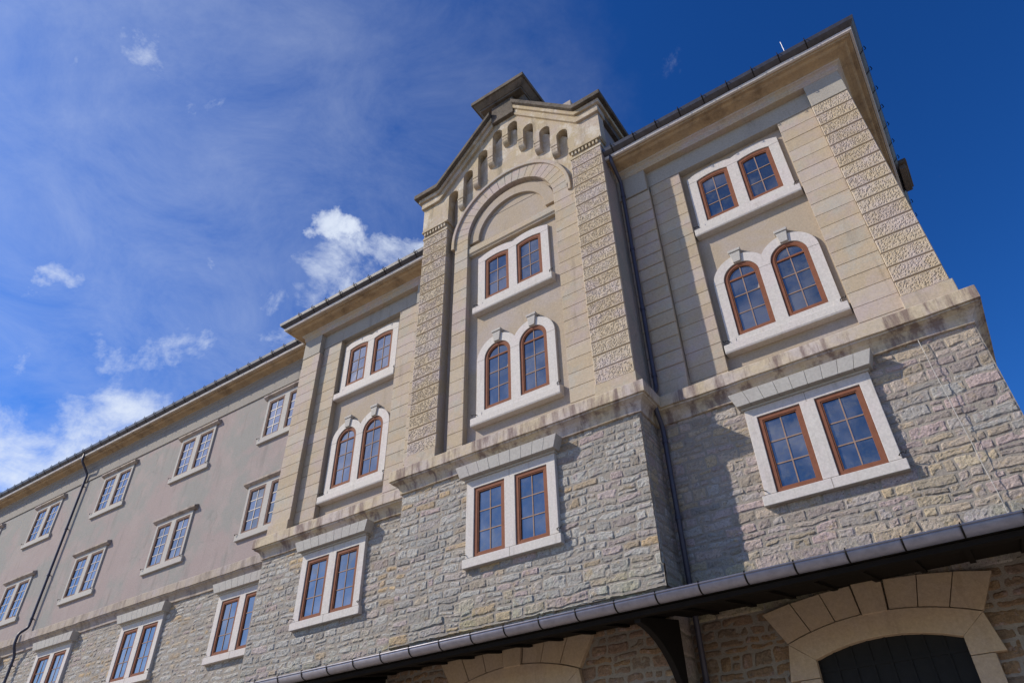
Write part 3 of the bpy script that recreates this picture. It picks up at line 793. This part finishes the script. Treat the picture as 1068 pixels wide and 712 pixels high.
# drainpipes --------------------------------------------------------------------
def pipe(x, path, cols):
    p = MB().tube(path, .062, 12).build('drainpipe', M['pipe_metal'], B, smooth=True)
    m = MB()
    for (y, z) in cols: m.tube([(x, y, z-.045), (x, y, z+.045)], .078, 12); m.box(x-.012, x+.012, y, y+.16, z-.015, z+.015)
    m.build('pipe_clip', M['pipe_metal'], p, merge=False)
def bend(pts, r=.14, n=5):
    out = [Vector(pts[0])]
    for i in range(1, len(pts)-1):
        p = Vector(pts[i]); a = (Vector(pts[i-1])-p); b = (Vector(pts[i+1])-p)
        k = min(r, a.length*.45, b.length*.45); a = p+a.normalized()*k; b = p+b.normalized()*k
        for j in range(n+1): t = j/n; out.append(a*(1-t)**2 + p*2*t*(1-t) + b*t*t)
    out.append(Vector(pts[-1])); return out
X = 4.04
pipe(X, bend([(X, -.66, 20.95), (X, -.66, 20.62), (X, -.10, 20.1), (X, -.10, 11.85), (X, -.40, 11.55), (X, -.40, 11.1), (X, -.13, 10.7), (X, -.13, .2)]), [(-.10, 19.4), (-.10, 17.), (-.10, 14.6), (-.10, 12.3), (-.13, 10.3), (-.13, 8.3), (-.13, 6.6), (-.13, 4.8)])
X = -28.9
pipe(X, bend([(X, .34, 20.9), (X, .34, 20.5), (X, .86, 19.9), (X, .86, 11.9), (X, .54, 11.55), (X, .54, 11.05), (X, .74, 10.6), (X, .74, .2)]), [(.86, 19.2), (.86, 16.8), (.86, 14.4), (.86, 12.3), (.74, 10.2), (.74, 8.)])

# roofs behind the eaves ----------------------------------------------------------
mb = MB()
mb.prism([(-.55, 21.2), (7., 24.6), (14.5, 21.2)], -11.6, 11.7, 'x'); mb.build('roof', M['slate'], B); mb = MB()
mb.prism([(.45, 21.15), (7., 24.2), (14.5, 21.1)], -50, -11.7, 'x')
mb.build('roof', M['slate'], B)
# returned gable end of the far side front, seen edge on beyond the corner
sg = MB(); sg.box(11.9, 12.12, 5.6, 6.8, 20.9, 21.10); sg.box(11.9, 12.20, 5.5, 6.9, 21.10, 21.26); sg.build('side_kneeler', M['cap_stone'], B, bevel=.02, merge=False)
MB().tube([(10.02, -.62, 21.15), (10.02, -.62, 22.0)], .009, 6).build('lightning_rod', M['rod'], B)
MB().tube([(10.00, -.06, 10.80)] + [(10.0+.012*i+.006*math.sin(i*2.1), -.075, 10.7-.35*i) for i in range(13)], .008, 6).build('conduit', M['cable'], B)

# ------------------------------------------------------------------ canopy
Cn = bpy.data.objects.new('loading_canopy', None); COL.objects.link(Cn)
Cn['label'] = 'dark loading canopy with a grey jointed gutter along the foot of the stone wall'
Cn['category'] = 'canopy'
XA, XB = -13.5, 12.4
def cpanel(x0, x1, yb):
    zb = 6.14+.2*yb
    MB().prism([(-2.95, 5.56), (yb, zb), (yb, zb+.07), (-2.95, 5.64)], x0, x1, 'x').build('canopy_roof', M['black_timber'], Cn)
cpanel(XA, -3.9, .05); cpanel(-3.895, 3.895, T_Y+.05); cpanel(3.9, XB, .05)
x = XA+.4
while x < XB-.1:
    yb = T_Y-.08 if -3.95 < x < 3.95 else -.08
    z = lambda y: 6.14+.2*y
    bm_ = MB(); bm_.prism([(-2.9, z(-2.9)-.05), (yb, z(yb)-.05), (yb, z(yb)-.005), (-2.9, z(-2.9)-.005)], x-.05, x+.05, 'x'); x += .8
    bm_.build('rafter', M['black_timber'], Cn, merge=False)
MB().box(XA, XB, -2.93, -2.80, 5.46, 5.545).build('eaves_beam', M['black_timber'], Cn)
g = MB(); n = 12; rg = .145; gz = 5.715; gy = -3.0
prof = [(gy+rg*math.cos(PI+PI*k/n), gz+rg*math.sin(PI+PI*k/n)) for k in range(n+1)] + [(gy+(rg-.02)*math.cos(2*PI-PI*k/n), gz+(rg-.02)*math.sin(2*PI-PI*k/n)) for k in range(n+1)]
g.prism(prof, XA-.1, XB+.1, 'x')
g.tube([(XA-.1, gy-rg, gz+.005), (XB+.1, gy-rg, gz+.005)], .016, 8)
gut = g.build('canopy_gutter', M['zinc'], Cn, merge=False)
for f in gut.data.polygons: f.use_smooth = len(f.vertices) == 4
k = 0
while 3.66-.815*k > XA: k += 1
x = 3.66-.815*(k-1)
while x < XB:
    pr = [(gy+(rg+.010)*math.cos(PI+PI*k/n), gz+.004+(rg+.010)*math.sin(PI+PI*k/n)) for k in range(n+1)] + [(gy+(rg+.001)*math.cos(2*PI-PI*k/n), gz+(rg+.001)*math.sin(2*PI-PI*k/n)) for k in range(n+1)]
    st = MB(); st.prism(pr, x-.014, x+.014, 'x')
    st.tube([(x, gy-rg-.01, gz), (x, gy-rg-.02, gz+.03), (x, gy-rg+.03, gz+.05)], .010, 5)
    st.build('gutter_strap', M['iron'], gut, merge=False)
    x += .815
def bracket(x, yw, wd=.13):
    mb = MB(); zt = 6.05+.2*yw
    L = 1.85
    pts = [(yw, zt), (yw-L, zt-.2*L)]
    arc = [(yw-L+ (L-.12)*math.sin(t), zt-.2*L-.10-(1.35)*(1-math.cos(t))) for t in [PI/2*i/10 for i in range(11)]]
    poly = pts+arc+[(yw, arc[-1][1]-.15)]
    mb.prism(poly, x-wd/2, x+wd/2, 'x')
    mb.build('bracket', M['iron'], Cn, bevel=.01)
bracket(3.93, T_Y-.0); bracket(-3.93, T_Y); bracket(-11.0, -.02); bracket(11.3, -.02)

# ------------------------------------------------------------------ ground
gr = MB().add([(-3000, -3000, 0), (3000, -3000, 0), (3000, 3000, 0), (-3000, 3000, 0)], [(0, 1, 2, 3)]).build('ground', M['paving'])
gr['kind'] = 'structure'

# ------------------------------------------------------------------ light, sky, camera
to_sun = Vector((-1.5, -1.0, 1.36)).normalized()
sun = bpy.data.lights.new('sun', 'SUN'); sun.energy = 5.0; sun.angle = math.radians(.55); sun.color = (1, .915, .76)
so = bpy.data.objects.new('sun', sun); COL.objects.link(so)
so.rotation_euler = to_sun.to_track_quat('Z', 'Y').to_euler()

CAMR = Matrix(((0.82486881, 0.56501935, -0.01856284), (-0.35859871, 0.49756771, -0.78983121), (-0.43703365, 0.65816374, 0.61304329)))   # rows: right, down, forward
def pix(u, v):     # sky direction of a cloud bank seen from the yard
    d = CAMR.transposed() @ Vector(((u-534)/739.39, (v-356)/739.39, 1)); return d.normalized()

wd = bpy.data.worlds.new('World'); sc.world = wd; wd.use_nodes = True
nt = wd.node_tree; bg = nt.nodes['Background']; bg.inputs['Strength'].default_value = .11
sky = nt.nodes.new('ShaderNodeTexSky'); sky.sky_type = 'NISHITA'; sky.sun_disc = False
sky.sun_elevation = math.asin(to_sun.z); sky.sun_rotation = math.atan2(to_sun.x, to_sun.y)
sky.air_density = 1.0; sky.dust_density = .4; sky.ozone_density = 4.0; sky.altitude = 50
hs = nt.nodes.new('ShaderNodeHueSaturation'); hs.inputs['Saturation'].default_value = 1.25; hs.inputs['Value'].default_value = .95
nt.links.new(sky.outputs[0], hs.inputs['Color'])
gm = nt.nodes.new('ShaderNodeGamma'); gm.inputs[1].default_value = 1.4; nt.links.new(hs.outputs[0], gm.inputs[0])
skyc = mixc(nt, 1.0, gm.outputs[0], (.76, .735, .78), 'MULTIPLY')
tc = nt.nodes.new('ShaderNodeTexCoord'); D = tc.outputs['Generated']
sp = nt.nodes.new('ShaderNodeSeparateXYZ'); nt.links.new(D, sp.inputs[0])
zc = math_(nt, 'ADD', math_(nt, 'MAXIMUM', sp.outputs[2], .03), .12)
cb = nt.nodes.new('ShaderNodeCombineXYZ')
nt.links.new(math_(nt, 'DIVIDE', sp.outputs[0], zc), cb.inputs[0]); nt.links.new(math_(nt, 'DIVIDE', sp.outputs[1], zc), cb.inputs[1])
puff = noi(nt, D, 12, 10, .66, .3); fine = noi(nt, cb.outputs[0], 2.2, 8, .68, .8)
nz = math_(nt, 'ADD', math_(nt, 'MULTIPLY', puff, .6), math_(nt, 'MULTIPLY', fine, .4))
wn = nt.nodes.new('ShaderNodeTexNoise'); wn.inputs['Scale'].default_value = 7; wn.inputs['Detail'].default_value = 6; wn.inputs['Roughness'].default_value = .65
nt.links.new(D, wn.inputs['Vector'])
wv = nt.nodes.new('ShaderNodeVectorMath'); wv.operation = 'SUBTRACT'; nt.links.new(wn.outputs['Color'], wv.inputs[0]); wv.inputs[1].default_value = (.5, .5, .5)
ws = nt.nodes.new('ShaderNodeVectorMath'); ws.operation = 'SCALE'; nt.links.new(wv.outputs[0], ws.inputs[0]); ws.inputs['Scale'].default_value = .16
wa = nt.nodes.new('ShaderNodeVectorMath'); wa.operation = 'ADD'; nt.links.new(D, wa.inputs[0]); nt.links.new(ws.outputs[0], wa.inputs[1])
wz = nt.nodes.new('ShaderNodeVectorMath'); wz.operation = 'NORMALIZE'; nt.links.new(wa.outputs[0], wz.inputs[0]); DW = wz.outputs[0]
def bank(u, v, deg, amp):
    dt = nt.nodes.new('ShaderNodeVectorMath'); dt.operation = 'DOT_PRODUCT'; nt.links.new(DW, dt.inputs[0]); dt.inputs[1].default_value = pix(u, v)
    mr = nt.nodes.new('ShaderNodeMapRange'); mr.interpolation_type = 'SMOOTHSTEP'
    mr.inputs[1].default_value = math.cos(math.radians(deg)); mr.inputs[2].default_value = math.cos(math.radians(deg*.12))
    mr.inputs[3].default_value = 0; mr.inputs[4].default_value = amp
    nt.links.new(dt.outputs['Value'], mr.inputs[0]); return mr.outputs[0]
tot = None
for b in [(354, 238, 2.5, .28), (402, 268, 3.6, .25), (345, 300, 5.5, .16), (300, 335, 5, .14), (38, 455, 6, .235), (95, 432, 9, .195), (170, 412, 9, .13), (240, 375, 7, .12), (76, 284, 2.2, .18), (48, 312, 1.3, .12), (204, 290, .9, .12), (152, 99, 1.0, .10), (110, 360, 2.0, .15), (300, 335, 7, .13), (275, 345, 4, .13), (150, 40, 9, .06)]:
    o = bank(*b); tot = o if tot is None else math_(nt, 'MAXIMUM', tot, o)
# broken cloud over the water behind the viewer, mirrored in the windows
bk = nt.nodes.new('ShaderNodeMapRange'); bk.inputs[1].default_value = .05; bk.inputs[2].default_value = -.45; bk.inputs[3].default_value = 0; bk.inputs[4].default_value = .125
nt.links.new(sp.outputs[1], bk.inputs[0])
tot = math_(nt, 'MAXIMUM', tot, bk.outputs[0])
cl = math_(nt, 'ADD', nz, tot)
cov = nt.nodes.new('ShaderNodeMapRange'); cov.interpolation_type = 'SMOOTHSTEP'; cov.inputs[1].default_value = .58; cov.inputs[2].default_value = .88
nt.links.new(cl, cov.inputs[0])
# thin high veil towards the left
vn = noi(nt, cb.outputs[0], .9, 7, .6, 1.2)
vm = math_(nt, 'ADD', math_(nt, 'MULTIPLY', vn, .55), math_(nt, 'MULTIPLY', noi(nt, cb.outputs[0], 4.5, 9, .72, .6), .45))
veil = math_(nt, 'MULTIPLY', ramp(nt, vm, [(.36, 0.), (.66, 1.)]), math_(nt, 'MAXIMUM', bank(30, 180, 42, .28), bank(470, 110, 14, .17)))
fac = math_(nt, 'MAXIMUM', math_(nt, 'MULTIPLY', cov.outputs[0], .92), veil)
col = mixc(nt, fac, skyc, (6.3, 6.9, 7.9))
nt.links.new(col, bg.inputs['Color'])

cam = bpy.data.cameras.new('camera'); co = bpy.data.objects.new('camera', cam); COL.objects.link(co)
r, d, f = CAMR[0], CAMR[1], CAMR[2]
rot = Matrix((r, -d, -f)).transposed()
co.matrix_world = Matrix.Translation((9.45, -15, 1.6)) @ rot.to_4x4()
cam.sensor_fit = 'HORIZONTAL'; cam.sensor_width = 36; cam.lens = 739.39/1068*36; cam.clip_end = 8000; cam.clip_start = .1
sc.camera = co
sc.view_settings.view_transform = 'Standard'; sc.view_settings.look = 'None'; sc.view_settings.gamma = 1; sc.view_settings.exposure = 0.18
sc.view_settings.use_curve_mapping = False
